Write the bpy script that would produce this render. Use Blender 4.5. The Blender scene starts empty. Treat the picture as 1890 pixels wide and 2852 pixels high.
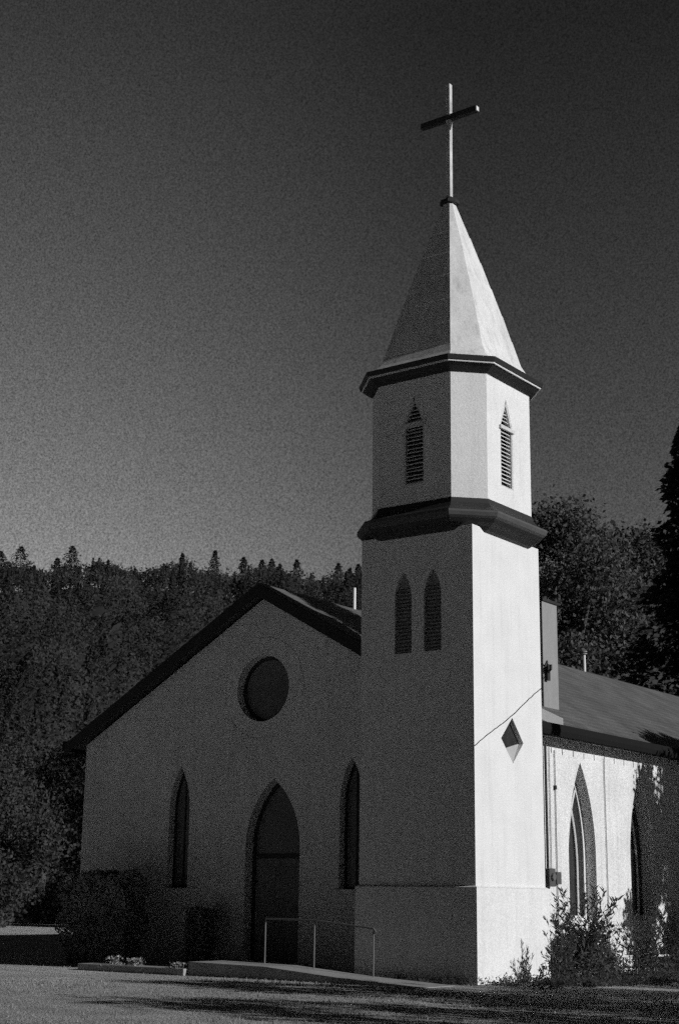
import bpy, bmesh, math, random
import numpy as np
from mathutils import Vector, Matrix, Euler
random.seed(7); rng = np.random.default_rng(11)
S = bpy.context.scene
COL = S.collection
rad = math.radians

# ------------------------------------------------------------------ materials (black and white film: every colour is a grey)
def mat(name, v, rough=.8, var=.12, scale=4., fine=.0, fscale=45., bump=0., bscale=30., spec=.3, detail=5, stretch=(1, 1, 1), metal=0., streak=0., courses=None):
    m = bpy.data.materials.new(name); m.use_nodes = True
    nt = m.node_tree; N = nt.nodes; L = nt.links
    b = N['Principled BSDF']; b.inputs['Roughness'].default_value = rough
    b.inputs['Specular IOR Level'].default_value = spec; b.inputs['Metallic'].default_value = metal
    tc = N.new('ShaderNodeTexCoord'); mp = N.new('ShaderNodeMapping'); mp.inputs['Scale'].default_value = stretch
    L.new(tc.outputs['Object'], mp.inputs['Vector'])
    n1 = N.new('ShaderNodeTexNoise'); n1.inputs['Scale'].default_value = scale; n1.inputs['Detail'].default_value = detail
    n1.inputs['Roughness'].default_value = .62
    L.new(mp.outputs['Vector'], n1.inputs['Vector'])
    a = N.new('ShaderNodeMath'); a.operation = 'MULTIPLY_ADD'; a.inputs[1].default_value = 2 * var * v * 1.6; a.inputs[2].default_value = v - var * v * 1.6
    L.new(n1.outputs['Fac'], a.inputs[0]); out = a.outputs[0]
    if fine > 0:
        n2 = N.new('ShaderNodeTexNoise'); n2.inputs['Scale'].default_value = fscale; n2.inputs['Detail'].default_value = 2
        L.new(mp.outputs['Vector'], n2.inputs['Vector'])
        f = N.new('ShaderNodeMath'); f.operation = 'MULTIPLY_ADD'; f.inputs[1].default_value = 4 * fine; f.inputs[2].default_value = 1 - 2 * fine
        L.new(n2.outputs['Fac'], f.inputs[0])
        g = N.new('ShaderNodeMath'); g.operation = 'MULTIPLY'; L.new(out, g.inputs[0]); L.new(f.outputs[0], g.inputs[1]); out = g.outputs[0]
    if streak > 0:
        ms = N.new('ShaderNodeMapping'); ms.inputs['Scale'].default_value = (3.2, 3.2, .22); L.new(tc.outputs['Object'], ms.inputs['Vector'])
        n4 = N.new('ShaderNodeTexNoise'); n4.inputs['Scale'].default_value = 1.6; n4.inputs['Detail'].default_value = 6; n4.inputs['Roughness'].default_value = .7
        L.new(ms.outputs[0], n4.inputs['Vector'])
        rm = N.new('ShaderNodeMapRange'); rm.inputs[1].default_value = .50; rm.inputs[2].default_value = .74; rm.inputs[3].default_value = 1; rm.inputs[4].default_value = 1 - streak
        L.new(n4.outputs['Fac'], rm.inputs[0]); g = N.new('ShaderNodeMath'); g.operation = 'MULTIPLY'; L.new(out, g.inputs[0]); L.new(rm.outputs[0], g.inputs[1]); out = g.outputs[0]
    wv = None
    if courses:
        wv = N.new('ShaderNodeTexWave'); wv.wave_type = 'BANDS'; wv.bands_direction = courses[0]; wv.wave_profile = 'SAW'
        wv.inputs['Scale'].default_value = courses[1]; wv.inputs['Distortion'].default_value = .25; wv.inputs['Detail'].default_value = 2; wv.inputs['Detail Scale'].default_value = 6
        L.new(tc.outputs['Object'], wv.inputs['Vector'])
        rm = N.new('ShaderNodeMapRange'); rm.inputs[3].default_value = 1 - courses[2]; rm.inputs[4].default_value = 1 + courses[2] * .5
        L.new(wv.outputs['Fac'], rm.inputs[0]); g = N.new('ShaderNodeMath'); g.operation = 'MULTIPLY'; L.new(out, g.inputs[0]); L.new(rm.outputs[0], g.inputs[1]); out = g.outputs[0]
    cl = N.new('ShaderNodeMath'); cl.operation = 'MAXIMUM'; cl.inputs[1].default_value = .004; L.new(out, cl.inputs[0])
    c = N.new('ShaderNodeCombineColor')
    for i in range(3): L.new(cl.outputs[0], c.inputs[i])
    L.new(c.outputs[0], b.inputs['Base Color'])
    if bump > 0:
        n3 = N.new('ShaderNodeTexNoise'); n3.inputs['Scale'].default_value = bscale; n3.inputs['Detail'].default_value = 4
        L.new(mp.outputs['Vector'], n3.inputs['Vector'])
        bp = N.new('ShaderNodeBump'); bp.inputs['Strength'].default_value = bump; bp.inputs['Distance'].default_value = .02
        L.new(n3.outputs['Fac'], bp.inputs['Height']); L.new(bp.outputs[0], b.inputs['Normal'])
    return m

def mat_crack_stucco(name, v, fine):
    m = mat(name, v, rough=.9, var=.07, scale=.9, fine=fine, fscale=42, bump=.25, bscale=24, spec=.15)
    return m
M = {}
M['stucco'] = mat('white_stucco', .76, rough=.92, streak=.12, var=.08, scale=1.1, fine=.20, fscale=42, bump=.3, bscale=22, spec=.12)
M['facade'] = mat('weathered_white_stucco', .72, rough=.92, streak=.18, var=.13, scale=.8, fine=.42, fscale=42, bump=.35, bscale=18, spec=.12)
M['spire'] = mat('painted_spire_metal', .72, rough=.6, streak=.34, var=.2, scale=1.3, fine=.16, fscale=36, bump=.3, bscale=3, spec=.3, stretch=(1, 1, .5))
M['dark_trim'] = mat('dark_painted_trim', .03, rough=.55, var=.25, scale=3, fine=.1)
M['grey_trim'] = mat('grey_painted_trim', .30, rough=.5, var=.2, scale=3, fine=.08)
M['white_trim'] = mat('white_painted_trim', .72, rough=.5, var=.08, scale=4, fine=.05)
M['slat'] = mat('weathered_louvre_slat', .62, rough=.7, var=.2, scale=5, fine=.08)
M['roof'] = mat('grey_shingle_roof', .12, rough=.85, courses=('X', 1.1, .22), var=.45, scale=1.1, fine=.3, fscale=22, bump=.6, bscale=12)
M['glass'] = mat('shade_lifted_glass', .14, rough=.15, var=.3, scale=1.2, spec=.5)  # lighter copy of the window glass, raised for the shaded facade panes
M['sunlit_glass'] = mat('sun_darkened_glass', .035, rough=.2, var=.4, scale=2., spec=.4)  # same glass darkened in colour to offset direct sun on these panes
M['sill_grey'] = mat('grey_render_sill', .42, rough=.9, var=.15, fine=.1)
M['louvre_grey'] = mat('grey_louvre', .26, rough=.8, var=.2)
M['void'] = mat('dark_interior', .03, rough=.9, var=.1)
M['pane_grey'] = mat('grey_window_board', .085, rough=.8, var=.2, scale=5, fine=.1)
M['door'] = mat('dark_wood_door', .17, rough=.6, var=.35, scale=3, fine=.1, stretch=(4, 4, .6))
M['galv'] = mat('galvanised_metal', .29, rough=.5, var=.15, scale=2, fine=.1, stretch=(1, 1, .3))
M['rail'] = mat('dull_rail_paint', .15, rough=.6, var=.2)
M['pipe'] = mat('bright_vent_pipe', .75, rough=.4, var=.06)
M['black'] = mat('black_cable', .014, rough=.9, spec=.1, var=.1)
M['cross'] = mat('worn_painted_cross', .55, rough=.7, var=.5, scale=4.5, fine=.15, fscale=25, stretch=(1, 1, .6))
M['crossarm'] = mat('dark_painted_crossarm', .05, rough=.7, var=.3, scale=4)
M['concrete'] = mat('pale_concrete', .33, rough=.9, var=.2, scale=2, fine=.15, fscale=30, bump=.3)
M['hill_leaf'] = mat('far_forest_foliage', .085, rough=.9, var=.8, scale=.03, fine=.15, fscale=.25, spec=.1, detail=3)
M['pine_leaf'] = mat('pine_foliage', .085, rough=.9, var=.5, scale=.6, spec=.1)
M['leaf'] = mat('broadleaf_foliage', .115, rough=.75, var=.6, scale=.35, fine=.3, fscale=2.5, spec=.2)
M['willow_leaf'] = mat('willow_foliage', .085, rough=.7, var=.5, scale=5, spec=.2)
M['bark'] = mat('bark', .10, rough=.95, var=.4, scale=3, bump=.5, stretch=(1, 1, .25))
M['pale_bark'] = mat('pale_bark', .42, rough=.9, var=.5, scale=3)
M['hedge_leaf'] = mat('dark_hedge_foliage', .38, rough=.85, var=.5, scale=1.2, fine=.2, fscale=6)
M['weed'] = mat('weed_foliage', .07, rough=.85, var=.5, scale=2)
M['dapple_leaf'] = mat('sun_dapple_leaf', .30, rough=.8, var=.4, scale=6)  # leaf colour paled to carry sun dapples
M['grass'] = mat('short_grass_blades', .34, rough=.85, var=.6, scale=.45, fine=.3, fscale=8)

def ground_mat():
    m = bpy.data.materials.new('gravel_and_grass_ground'); m.use_nodes = True
    nt = m.node_tree; N = nt.nodes; L = nt.links; b = N['Principled BSDF']
    b.inputs['Roughness'].default_value = .95; b.inputs['Specular IOR Level'].default_value = .1
    tc = N.new('ShaderNodeTexCoord')
    def noise(sc, det, mapv=None, rot=0):
        mp = N.new('ShaderNodeMapping'); mp.inputs['Rotation'].default_value = (0, 0, rot)
        if mapv: mp.inputs['Scale'].default_value = mapv
        L.new(tc.outputs['Object'], mp.inputs['Vector'])
        n = N.new('ShaderNodeTexNoise'); n.inputs['Scale'].default_value = sc; n.inputs['Detail'].default_value = det
        L.new(mp.outputs[0], n.inputs['Vector']); return n.outputs['Fac']
    def mth(op, a, bb, c=None):
        n = N.new('ShaderNodeMath'); n.operation = op
        for i, q in enumerate((a, bb, c)):
            if q is None: continue
            if isinstance(q, (int, float)): n.inputs[i].default_value = q
            else: L.new(q, n.inputs[i])
        return n.outputs[0]
    # dirt yard on the left (west), turf on the right, border broken by noise
    sep = N.new('ShaderNodeSeparateXYZ'); L.new(tc.outputs['Object'], sep.inputs[0])
    big = noise(.35, 4)
    edge = mth('ADD', mth('MULTIPLY', sep.outputs['X'], -.16), mth('MULTIPLY_ADD', big, 5.0, -3.0))
    edge = mth('ADD', edge, mth('MULTIPLY', sep.outputs['Y'], -.02))
    cm = N.new('ShaderNodeClamp'); L.new(edge, cm.inputs[0])
    streak = noise(1.3, 5, (.35, 2.2, 1), rad(-34))
    grain = noise(26, 3)
    dirt = mth('MULTIPLY', mth('MULTIPLY_ADD', streak, .75, .08), mth('MULTIPLY_ADD', grain, 1.2, .4))
    turf = mth('MULTIPLY', mth('MULTIPLY_ADD', noise(1.1, 5), .34, .20), mth('MULTIPLY_ADD', noise(18, 3), 1.4, .3))
    v = mth('ADD', mth('MULTIPLY', dirt, cm.outputs[0]), mth('MULTIPLY', turf, mth('SUBTRACT', 1, cm.outputs[0])))
    c = N.new('ShaderNodeCombineColor')
    for i in range(3): L.new(v, c.inputs[i])
    L.new(c.outputs[0], b.inputs['Base Color'])
    bp = N.new('ShaderNodeBump'); bp.inputs['Strength'].default_value = .8; bp.inputs['Distance'].default_value = .05
    L.new(mth('ADD', grain, mth('MULTIPLY', streak, 2)), bp.inputs['Height']); L.new(bp.outputs[0], b.inputs['Normal'])
    return m
def leafy(name, amount=.35):
    m = M[name]; N = m.node_tree.nodes; L = m.node_tree.links; b = N['Principled BSDF']; o = N['Material Output']
    t = N.new('ShaderNodeBsdfTranslucent'); mx = N.new('ShaderNodeMixShader'); mx.inputs[0].default_value = amount
    L.new(b.inputs['Base Color'].links[0].from_socket, t.inputs['Color'])
    L.new(b.outputs[0], mx.inputs[1]); L.new(t.outputs[0], mx.inputs[2]); L.new(mx.outputs[0], o.inputs['Surface'])
leafy('hill_leaf', .5)
for q in ('pine_leaf', 'leaf', 'willow_leaf', 'hedge_leaf', 'weed', 'grass'): leafy(q)
M['ground'] = ground_mat()
M['hillsoil'] = mat('hill_soil', .05, var=.4, scale=.05)

# ------------------------------------------------------------------ object helpers
def link(name, me, m, parent=None, loc=(0, 0, 0)):
    o = bpy.data.objects.new(name, me); COL.objects.link(o); o.location = loc
    if m is not None: me.materials.append(m)
    if parent is not None: o.parent = parent
    return o
def tag(o, label=None, cat=None, group=None, kind=None):
    if label: o['label'] = label
    if cat: o['category'] = cat
    if group: o['group'] = group
    if kind: o['kind'] = kind
    return o
def empty(name, loc=(0, 0, 0), label=None, cat=None, group=None):
    o = bpy.data.objects.new(name, None); COL.objects.link(o); o.location = loc; o.empty_display_size = .3
    return tag(o, label, cat, group)
def fin(bm, name, m, parent=None, loc=(0, 0, 0), smooth=False, bevel=0):
    bmesh.ops.recalc_face_normals(bm, faces=bm.faces)
    me = bpy.data.meshes.new(name); bm.to_mesh(me); bm.free()
    if smooth:
        for p in me.polygons: p.use_smooth = True
    o = link(name, me, m, parent, loc)
    if bevel:
        md = o.modifiers.new('bevel', 'BEVEL'); md.width = bevel; md.segments = 2; md.limit_method = 'ANGLE'
    return o
def bx(bm, x0, x1, y0, y1, z0, z1):
    v = [bm.verts.new(p) for p in ((x0, y0, z0), (x1, y0, z0), (x1, y1, z0), (x0, y1, z0), (x0, y0, z1), (x1, y0, z1), (x1, y1, z1), (x0, y1, z1))]
    for f in ((0, 3, 2, 1), (4, 5, 6, 7), (0, 1, 5, 4), (1, 2, 6, 5), (2, 3, 7, 6), (3, 0, 4, 7)): bm.faces.new([v[i] for i in f])
def prism(bm, pts, vec):
    """closed outline pts swept along vec"""
    a = [bm.verts.new(p) for p in pts]; b = [bm.verts.new(Vector(p) + Vector(vec)) for p in pts]; n = len(a)
    bm.faces.new(a); bm.faces.new(b[::-1])
    for i in range(n): bm.faces.new((a[i], b[i], b[(i + 1) % n], a[(i + 1) % n]))
def rings(bm, rs, cap=True):
    """loft a list of equal-length rings"""
    V = [[bm.verts.new(p) for p in r] for r in rs]; n = len(V[0])
    for a, b in zip(V, V[1:]):
        for i in range(n): bm.faces.new((a[i], a[(i + 1) % n], b[(i + 1) % n], b[i]))
    if cap: bm.faces.new(V[0][::-1]); bm.faces.new(V[-1])
def tube(bm, pts, r, n=8):
    rs = []
    pts = [Vector(p) for p in pts]
    for i, p in enumerate(pts):
        d = (pts[min(i + 1, len(pts) - 1)] - pts[max(i - 1, 0)]).normalized()
        a = d.orthogonal().normalized() if i == 0 else (ax - d * ax.dot(d)).normalized()
        ax = a; b = d.cross(a); rr = r[i] if isinstance(r, (list, tuple)) else r
        rs.append([p + (a * math.cos(t) + b * math.sin(t)) * rr for t in [2 * math.pi * k / n for k in range(n)]])
    rings(bm, rs)
def cut(o, cutters):
    for c in cutters:
        md = o.modifiers.new('cut', 'BOOLEAN'); md.operation = 'DIFFERENCE'; md.object = c; md.solver = 'EXACT'
    bpy.context.view_layer.update()
    dg = bpy.context.evaluated_depsgraph_get()
    me = bpy.data.meshes.new_from_object(o.evaluated_get(dg)); o.modifiers.clear(); o.data = me
    for c in cutters: bpy.data.objects.remove(c)
def temp(bm):
    bmesh.ops.recalc_face_normals(bm, faces=bm.faces)
    me = bpy.data.meshes.new('cutter'); bm.to_mesh(me); bm.free()
    o = bpy.data.objects.new('cutter', me); COL.objects.link(o); return o

def gothic(c, w, z0, zs, za, n=10, off=0.):
    """2D outline (u,z) of a pointed opening; off grows (+) or shrinks (-) it"""
    h = za - zs; R = (w * w + h * h) / (2 * w)
    p = [(c - w - off, z0 - (off if z0 > .3 else 0)), (c + w + off, z0 - (off if z0 > .3 else 0))]
    a_end = math.asin(min(1, h / R)); Ro = R + off; cx = R - w
    a_end = math.acos(min(1, cx / Ro))
    for k in range(n + 1):
        a = a_end * k / n; p.append((c - cx + Ro * math.cos(a), zs + Ro * math.sin(a)))
    for k in range(n - 1, -1, -1):
        a = a_end * k / n; p.append((c + cx - Ro * math.cos(a), zs + Ro * math.sin(a)))
    return p
def to3(p, axis, at):
    return [(u, at, z) for u, z in p] if axis == 'y' else [(at, u, z) for u, z in p]
def vec(axis, d): return (0, d, 0) if axis == 'y' else (d, 0, 0)
def ringband(bm, outer, inner, axis, at, d):
    """a frame: the band between two outlines, extruded by d"""
    A = [bm.verts.new(p) for p in to3(outer, axis, at)]; B = [bm.verts.new(p) for p in to3(inner, axis, at)]
    A2 = [bm.verts.new(Vector(v.co) + Vector(vec(axis, d))) for v in A]; B2 = [bm.verts.new(Vector(v.co) + Vector(vec(axis, d))) for v in B]
    n = len(A)
    for i in range(n):
        j = (i + 1) % n
        bm.faces.new((A[i], A[j], B[j], B[i])); bm.faces.new((A2[i], B2[i], B2[j], A2[j]))
        bm.faces.new((A[i], A2[i], A2[j], A[j])); bm.faces.new((B[i], B[j], B2[j], B2[i]))
def quads(name, P, m, parent=None, loc=(0, 0, 0)):
    """P: (n,4,3) array of quads in one mesh"""
    P = np.asarray(P, np.float32); n = len(P); me = bpy.data.meshes.new(name)
    me.vertices.add(n * 4); me.vertices.foreach_set('co', P.reshape(-1))
    me.loops.add(n * 4); me.loops.foreach_set('vertex_index', np.arange(n * 4, dtype=np.int32))
    me.polygons.add(n); me.polygons.foreach_set('loop_start', np.arange(0, n * 4, 4, dtype=np.int32))
    me.update(calc_edges=True)
    return link(name, me, m, parent, loc)
def leafquads(C, size, asp=.6, droop=0., dirs=None):
    n = len(C)
    a = rng.normal(size=(n, 3)) if dirs is None else dirs + rng.normal(size=(n, 3)) * .25
    a[:, 2] -= droop; a /= np.linalg.norm(a, axis=1, keepdims=True)
    b = np.cross(a, rng.normal(size=(n, 3))); b /= np.linalg.norm(b, axis=1, keepdims=True) + 1e-9
    s = (np.asarray(size) * rng.uniform(.6, 1.4, n))[:, None] if np.ndim(size) == 0 else (size * rng.uniform(.6, 1.4, n))[:, None]
    a = a * s; b = b * s * asp
    return np.stack([C - a, C + b, C + a, C - b], 1)

# ------------------------------------------------------------------ camera (solved from the building's edges)
CX, CY, CZ = 17.176939, -28.26676, 1.75
yaw, pitch, roll = 0.637667, 0.253518, 0.013152
fw = Vector((-math.sin(yaw) * math.cos(pitch), math.cos(yaw) * math.cos(pitch), math.sin(pitch)))
rt = Vector((math.cos(yaw), math.sin(yaw), 0)); up = rt.cross(fw)
rt, up = rt * math.cos(roll) + up * math.sin(roll), -rt * math.sin(roll) + up * math.cos(roll)
cam = bpy.data.cameras.new('camera'); co = bpy.data.objects.new('camera', cam); COL.objects.link(co)
co.matrix_world = Matrix(((rt.x, up.x, -fw.x, CX), (rt.y, up.y, -fw.y, CY), (rt.z, up.z, -fw.z, CZ), (0, 0, 0, 1)))
cam.sensor_fit = 'HORIZONTAL'; cam.sensor_width = 36; cam.lens = 3440.72 / 1568 * 36; cam.clip_end = 5000; cam.clip_start = .1
S.camera = co

# ------------------------------------------------------------------ sun and sky
SUN = Vector((.93, .11, .355)).normalized()
sl = bpy.data.lights.new('sun', 'SUN'); sl.energy = 3.3; sl.angle = rad(.53); sl.color = (1, 1, 1)
so = bpy.data.objects.new('sun', sl); COL.objects.link(so); so.location = (60, 20, 60)
so.rotation_euler = SUN.to_track_quat('Z', 'Y').to_euler()
W = bpy.data.worlds.new('World'); S.world = W; W.use_nodes = True
nt = W.node_tree; N = nt.nodes; L = nt.links; bg = N['Background']
sky = N.new('ShaderNodeTexSky'); sky.sky_type = 'NISHITA'; sky.sun_disc = False
sky.sun_elevation = math.asin(SUN.z); sky.sun_rotation = math.atan2(SUN.x, SUN.y)
sky.air_density = 1.0; sky.dust_density = .6; sky.ozone_density = 1.
sp = N.new('ShaderNodeSeparateColor'); L.new(sky.outputs[0], sp.inputs[0])      # red filtered black-and-white film: the red channel only
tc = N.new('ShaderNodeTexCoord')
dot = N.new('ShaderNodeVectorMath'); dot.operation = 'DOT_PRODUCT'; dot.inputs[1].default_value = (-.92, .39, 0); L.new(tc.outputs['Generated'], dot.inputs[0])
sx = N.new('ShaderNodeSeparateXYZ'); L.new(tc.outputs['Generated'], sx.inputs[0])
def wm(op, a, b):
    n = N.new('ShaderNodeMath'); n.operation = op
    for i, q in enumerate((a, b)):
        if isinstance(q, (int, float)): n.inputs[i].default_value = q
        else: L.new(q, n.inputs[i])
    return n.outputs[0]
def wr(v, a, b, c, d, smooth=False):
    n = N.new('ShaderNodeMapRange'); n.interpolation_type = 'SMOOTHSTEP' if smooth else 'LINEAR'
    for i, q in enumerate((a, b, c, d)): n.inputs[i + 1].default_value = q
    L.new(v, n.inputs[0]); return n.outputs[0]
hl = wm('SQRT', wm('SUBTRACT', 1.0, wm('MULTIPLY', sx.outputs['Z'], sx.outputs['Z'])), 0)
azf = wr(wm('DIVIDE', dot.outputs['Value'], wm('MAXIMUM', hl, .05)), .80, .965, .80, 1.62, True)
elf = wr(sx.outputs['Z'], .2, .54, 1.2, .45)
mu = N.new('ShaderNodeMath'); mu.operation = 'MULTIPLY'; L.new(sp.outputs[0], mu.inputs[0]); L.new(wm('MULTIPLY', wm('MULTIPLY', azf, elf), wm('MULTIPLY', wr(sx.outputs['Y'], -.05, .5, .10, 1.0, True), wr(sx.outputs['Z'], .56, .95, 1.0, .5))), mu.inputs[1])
gn = N.new('ShaderNodeTexNoise'); gn.inputs['Scale'].default_value = 800; gn.inputs['Detail'].default_value = 3; gn.inputs['Roughness'].default_value = .9; L.new(tc.outputs['Generated'], gn.inputs['Vector'])
gm = N.new('ShaderNodeMath'); gm.operation = 'MULTIPLY_ADD'; gm.inputs[1].default_value = 3.4; gm.inputs[2].default_value = -.7; L.new(gn.outputs['Fac'], gm.inputs[0])
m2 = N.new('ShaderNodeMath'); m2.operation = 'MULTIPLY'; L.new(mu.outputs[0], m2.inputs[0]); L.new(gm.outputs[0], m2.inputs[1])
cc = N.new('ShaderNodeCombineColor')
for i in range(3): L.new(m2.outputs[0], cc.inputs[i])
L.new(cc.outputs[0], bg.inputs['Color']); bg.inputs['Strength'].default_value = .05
S.view_settings.view_transform = 'Standard'; S.view_settings.look = 'None'; S.view_settings.exposure = 0; S.view_settings.gamma = 1

# ------------------------------------------------------------------ the church
TW = 3.08                      # tower side
church = empty('church', (-8, 12, 0), 'white stuccoed country church with pointed octagonal steeple topped by a tall cross', 'church')
PI_ = Matrix.Translation((8, -12, 0))
def part(bm, name, m, parent=None, **k):
    o = fin(bm, name, m, parent or church, **k)
    if parent is None: o.location = (8, -12, 0)
    return o
NB = (8, -12, 0)
Q = 2.5; XL, XR, YE = -14.65, -1.35, 33.0; RX, RZ, RS = -8.0, 9.95, .56
def roofz(x): return RZ - RS * abs(x - RX)
# nave body
bm = bmesh.new(); t = .28
prism(bm, [(XL, Q, -1), (XR, Q, -1), (XR, Q, roofz(XR) - t), (RX, Q, RZ - t), (XL, Q, roofz(XL) - t)], (0, YE - Q, 0))
nave = part(bm, 'nave_wall', M['facade'])
door = dict(c=-7.64, w=.9, z0=.14, zs=3.0, za=4.75)
lan = [dict(c=-10.92, w=.37, z0=1.95, zs=4.0, za=5.22), dict(c=-5.12, w=.37, z0=1.95, zs=4.0, za=5.22)]
side = [dict(c=7.58 + k * 3.6, w=.76, z0=1.25, zs=2.9, za=5.30) for k in range(5)]
cs = []
for d in [door] + lan:
    b = bmesh.new(); prism(b, to3(gothic(**d), 'y', Q - .5), (0, .5 + (.45 if d is door else .32), 0)); cs.append(temp(b))
for d in side:
    b = bmesh.new(); prism(b, to3(gothic(**d), 'x', XR + .5), (-.5 - .42, 0, 0)); cs.append(temp(b))
RWX, RWZ, RWR = -8.09, 7.15, .89
def circ(cx, cz, r, n=40): return [(cx + r * math.cos(2 * math.pi * k / n), cz + r * math.sin(2 * math.pi * k / n)) for k in range(n)]
b = bmesh.new(); prism(b, to3(circ(RWX, RWZ, RWR), 'y', Q - .5), (0, .5 + .35, 0)); cs.append(temp(b))
cut(nave, cs)
# round window
rw = bmesh.new(); ringband(rw, circ(RWX, RWZ, RWR - .003), circ(RWX, RWZ, RWR - .09), 'y', Q + .26, .06)
rwo = part(rw, 'round_window', M['dark_trim'])
b = bmesh.new(); prism(b, to3(circ(RWX, RWZ, RWR - .095), 'y', Q + .30), (0, .02, 0)); part(b, 'pane', M['glass'], rwo)
b = bmesh.new(); ringband(b, circ(RWX, RWZ - .02, RWR + .5, 56), circ(RWX, RWZ - .02, RWR + .42, 56), 'y', Q - .014, .04); part(b, 'round_moulding', M['facade'])
# facade lancets
for d in lan:
    w = bmesh.new(); ringband(w, gothic(**d, off=-.003), gothic(**d, off=-.06), 'y', Q + .22, .06)
    bx(w, d['c'] - .02, d['c'] + .02, Q + .23, Q + .27, d['z0'] + .05, d['za'] - .2)
    wo = part(w, 'lancet_window', M['dark_trim'])
    b = bmesh.new(); prism(b, to3(gothic(**d, off=-.065), 'y', Q + .26), (0, .02, 0)); part(b, 'pane', M['glass'], wo)
    b = bmesh.new(); bx(b, d['c'] - .48, d['c'] + .48, Q - .07, Q + .22, d['z0'] - .12, d['z0'] - .003); part(b, 'sill', M['facade'], wo)
# door
w = bmesh.new(); ringband(w, gothic(**door, off=-.003), gothic(**door, off=-.10), 'y', Q + .30, .08)
do = part(w, 'front_door', M['dark_trim'])
b = bmesh.new(); bx(b, door['c'] - .8, door['c'] + .8, Q + .31, Q + .38, 2.72, 2.84); part(b, 'transom', M['dark_trim'], do)
b = bmesh.new(); prism(b, to3([(u, max(z, 2.84)) for u, z in gothic(**door, off=-.103)], 'y', Q + .34), (0, .02, 0)); part(b, 'transom_window', M['glass'], do)
for s in (-1, 1):
    b = bmesh.new(); x0, x1 = sorted((door['c'] + s * .006, door['c'] + s * .79)); bx(b, x0, x1, Q + .33, Q + .38, .15, 2.715)
    for k in (0, 1):
        bx(b, x0 + .12, x1 - .12, Q + .31, Q + .329, .35 + k * 1.2, 1.35 + k * 1.15)
    lf = part(b, 'door_leaf', M['door'], do)
    for z in (.6, 2.1):
        b = bmesh.new(); bx(b, *sorted((door['c'] + s * .35, door['c'] + s * .79)), Q + .315, Q + .328, z, z + .05)
        part(b, 'strap_hinge', M['black'], lf)
    b = bmesh.new(); tube(b, [(door['c'] + s * .08, Q + .30, 1.1), (door['c'] + s * .08, Q + .26, 1.15), (door['c'] + s * .08, Q + .26, 1.3), (door['c'] + s * .08, Q + .30, 1.35)], .012); part(b, 'door_handle', M['galv'], lf)
# side lancets, with Y tracery
for d in side:
    X0 = XR - .30
    w = bmesh.new(); ringband(w, gothic(**d, off=-.003), gothic(**d, off=-.12), 'x', X0, -.07)
    h = d['za'] - d['zs']; R = (d['w'] ** 2 + h * h) / (2 * d['w'])
    for yb in (-.27, .27):       # two bars; each follows the curve of the arch side it stands nearest to
        s_ = 1 if yb > 0 else -1; pts = [(X0 - .01, d['c'] + yb, z) for z in (d['z0'] + .05, d['zs'] - .3)]
        for k in range(1, 16):
            a = k * .045; y = d['c'] + yb + s_ * (R * math.cos(a) - R); z = d['zs'] - .3 + R * math.sin(a)
            if abs(y - d['c']) > .24 and a > .3 and (y - d['c']) * s_ < 0: break
            if z > d['za'] - .35: break
            pts.append((X0 - .01, y, z))
        tube(w, pts, .036, 6)
    wo = part(w, 'side_lancet_window', M['white_trim'])
    b = bmesh.new(); prism(b, to3(gothic(**d, off=-.122), 'x', X0 - .05), (-.02, 0, 0)); part(b, 'pane', M['sunlit_glass'], wo)
    b = bmesh.new(); bx(b, XR - .32, XR + .05, d['c'] - .84, d['c'] + .84, d['z0'] - .1, d['z0'] - .003); part(b, 'sill', M['stucco'], wo)
# roof
bm = bmesh.new(); ov = .45; YF = Q - .42
xa, xb = XL - ov, XR + ov
prism(bm, [(xa, YF, roofz(xa)), (RX, YF, RZ), (xb, YF, roofz(xb)), (xb, YF, roofz(xb) - .12), (RX, YF, RZ - .14), (xa, YF, roofz(xa) - .12)], (0, YE + .4 - YF, 0))
roof = part(bm, 'roof', M['roof'])
# bargeboards, gutter, hangers
bm = bmesh.new()
for s in (-1, 1):
    x1 = xa if s < 0 else -3.0
    prism(bm, [(RX, YF - .04, RZ - .02), (x1, YF - .04, roofz(x1) - .02), (x1, YF - .04, roofz(x1) - .36), (RX, YF - .04, RZ - .36)], (0, .035, 0))
part(bm, 'bargeboard', M['dark_trim'], roof)
for s, xx in ((1, xb), (-1, xa)):
    z = roofz(xx); y0 = 3.2 if s > 0 else YF
    bm = bmesh.new(); prof = [(0, .07), (.11, .09), (.125, -.08), (.09, -.20), (0, -.23)]
    prism(bm, [(xx + s * (u + .003), y0, z + v) for u, v in prof], (0, YE + .3 - y0, 0)); part(bm, 'gutter', M['black'], roof)
for k in range(14):
    bm = bmesh.new(); y = 6.05 + k * .60; z = roofz(xb)
    bx(bm, xb + .06, xb + .085, y, y + .035, z - .36, z - .22); part(bm, 'gutter_hanger', M['dark_trim'], roof)
bm = bmesh.new(); bx(bm, XR + .003, xb - .003, Q, YE, roofz(xb) - .17, roofz(xb) - .135); part(bm, 'soffit', M['grey_trim'], roof)
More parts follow.
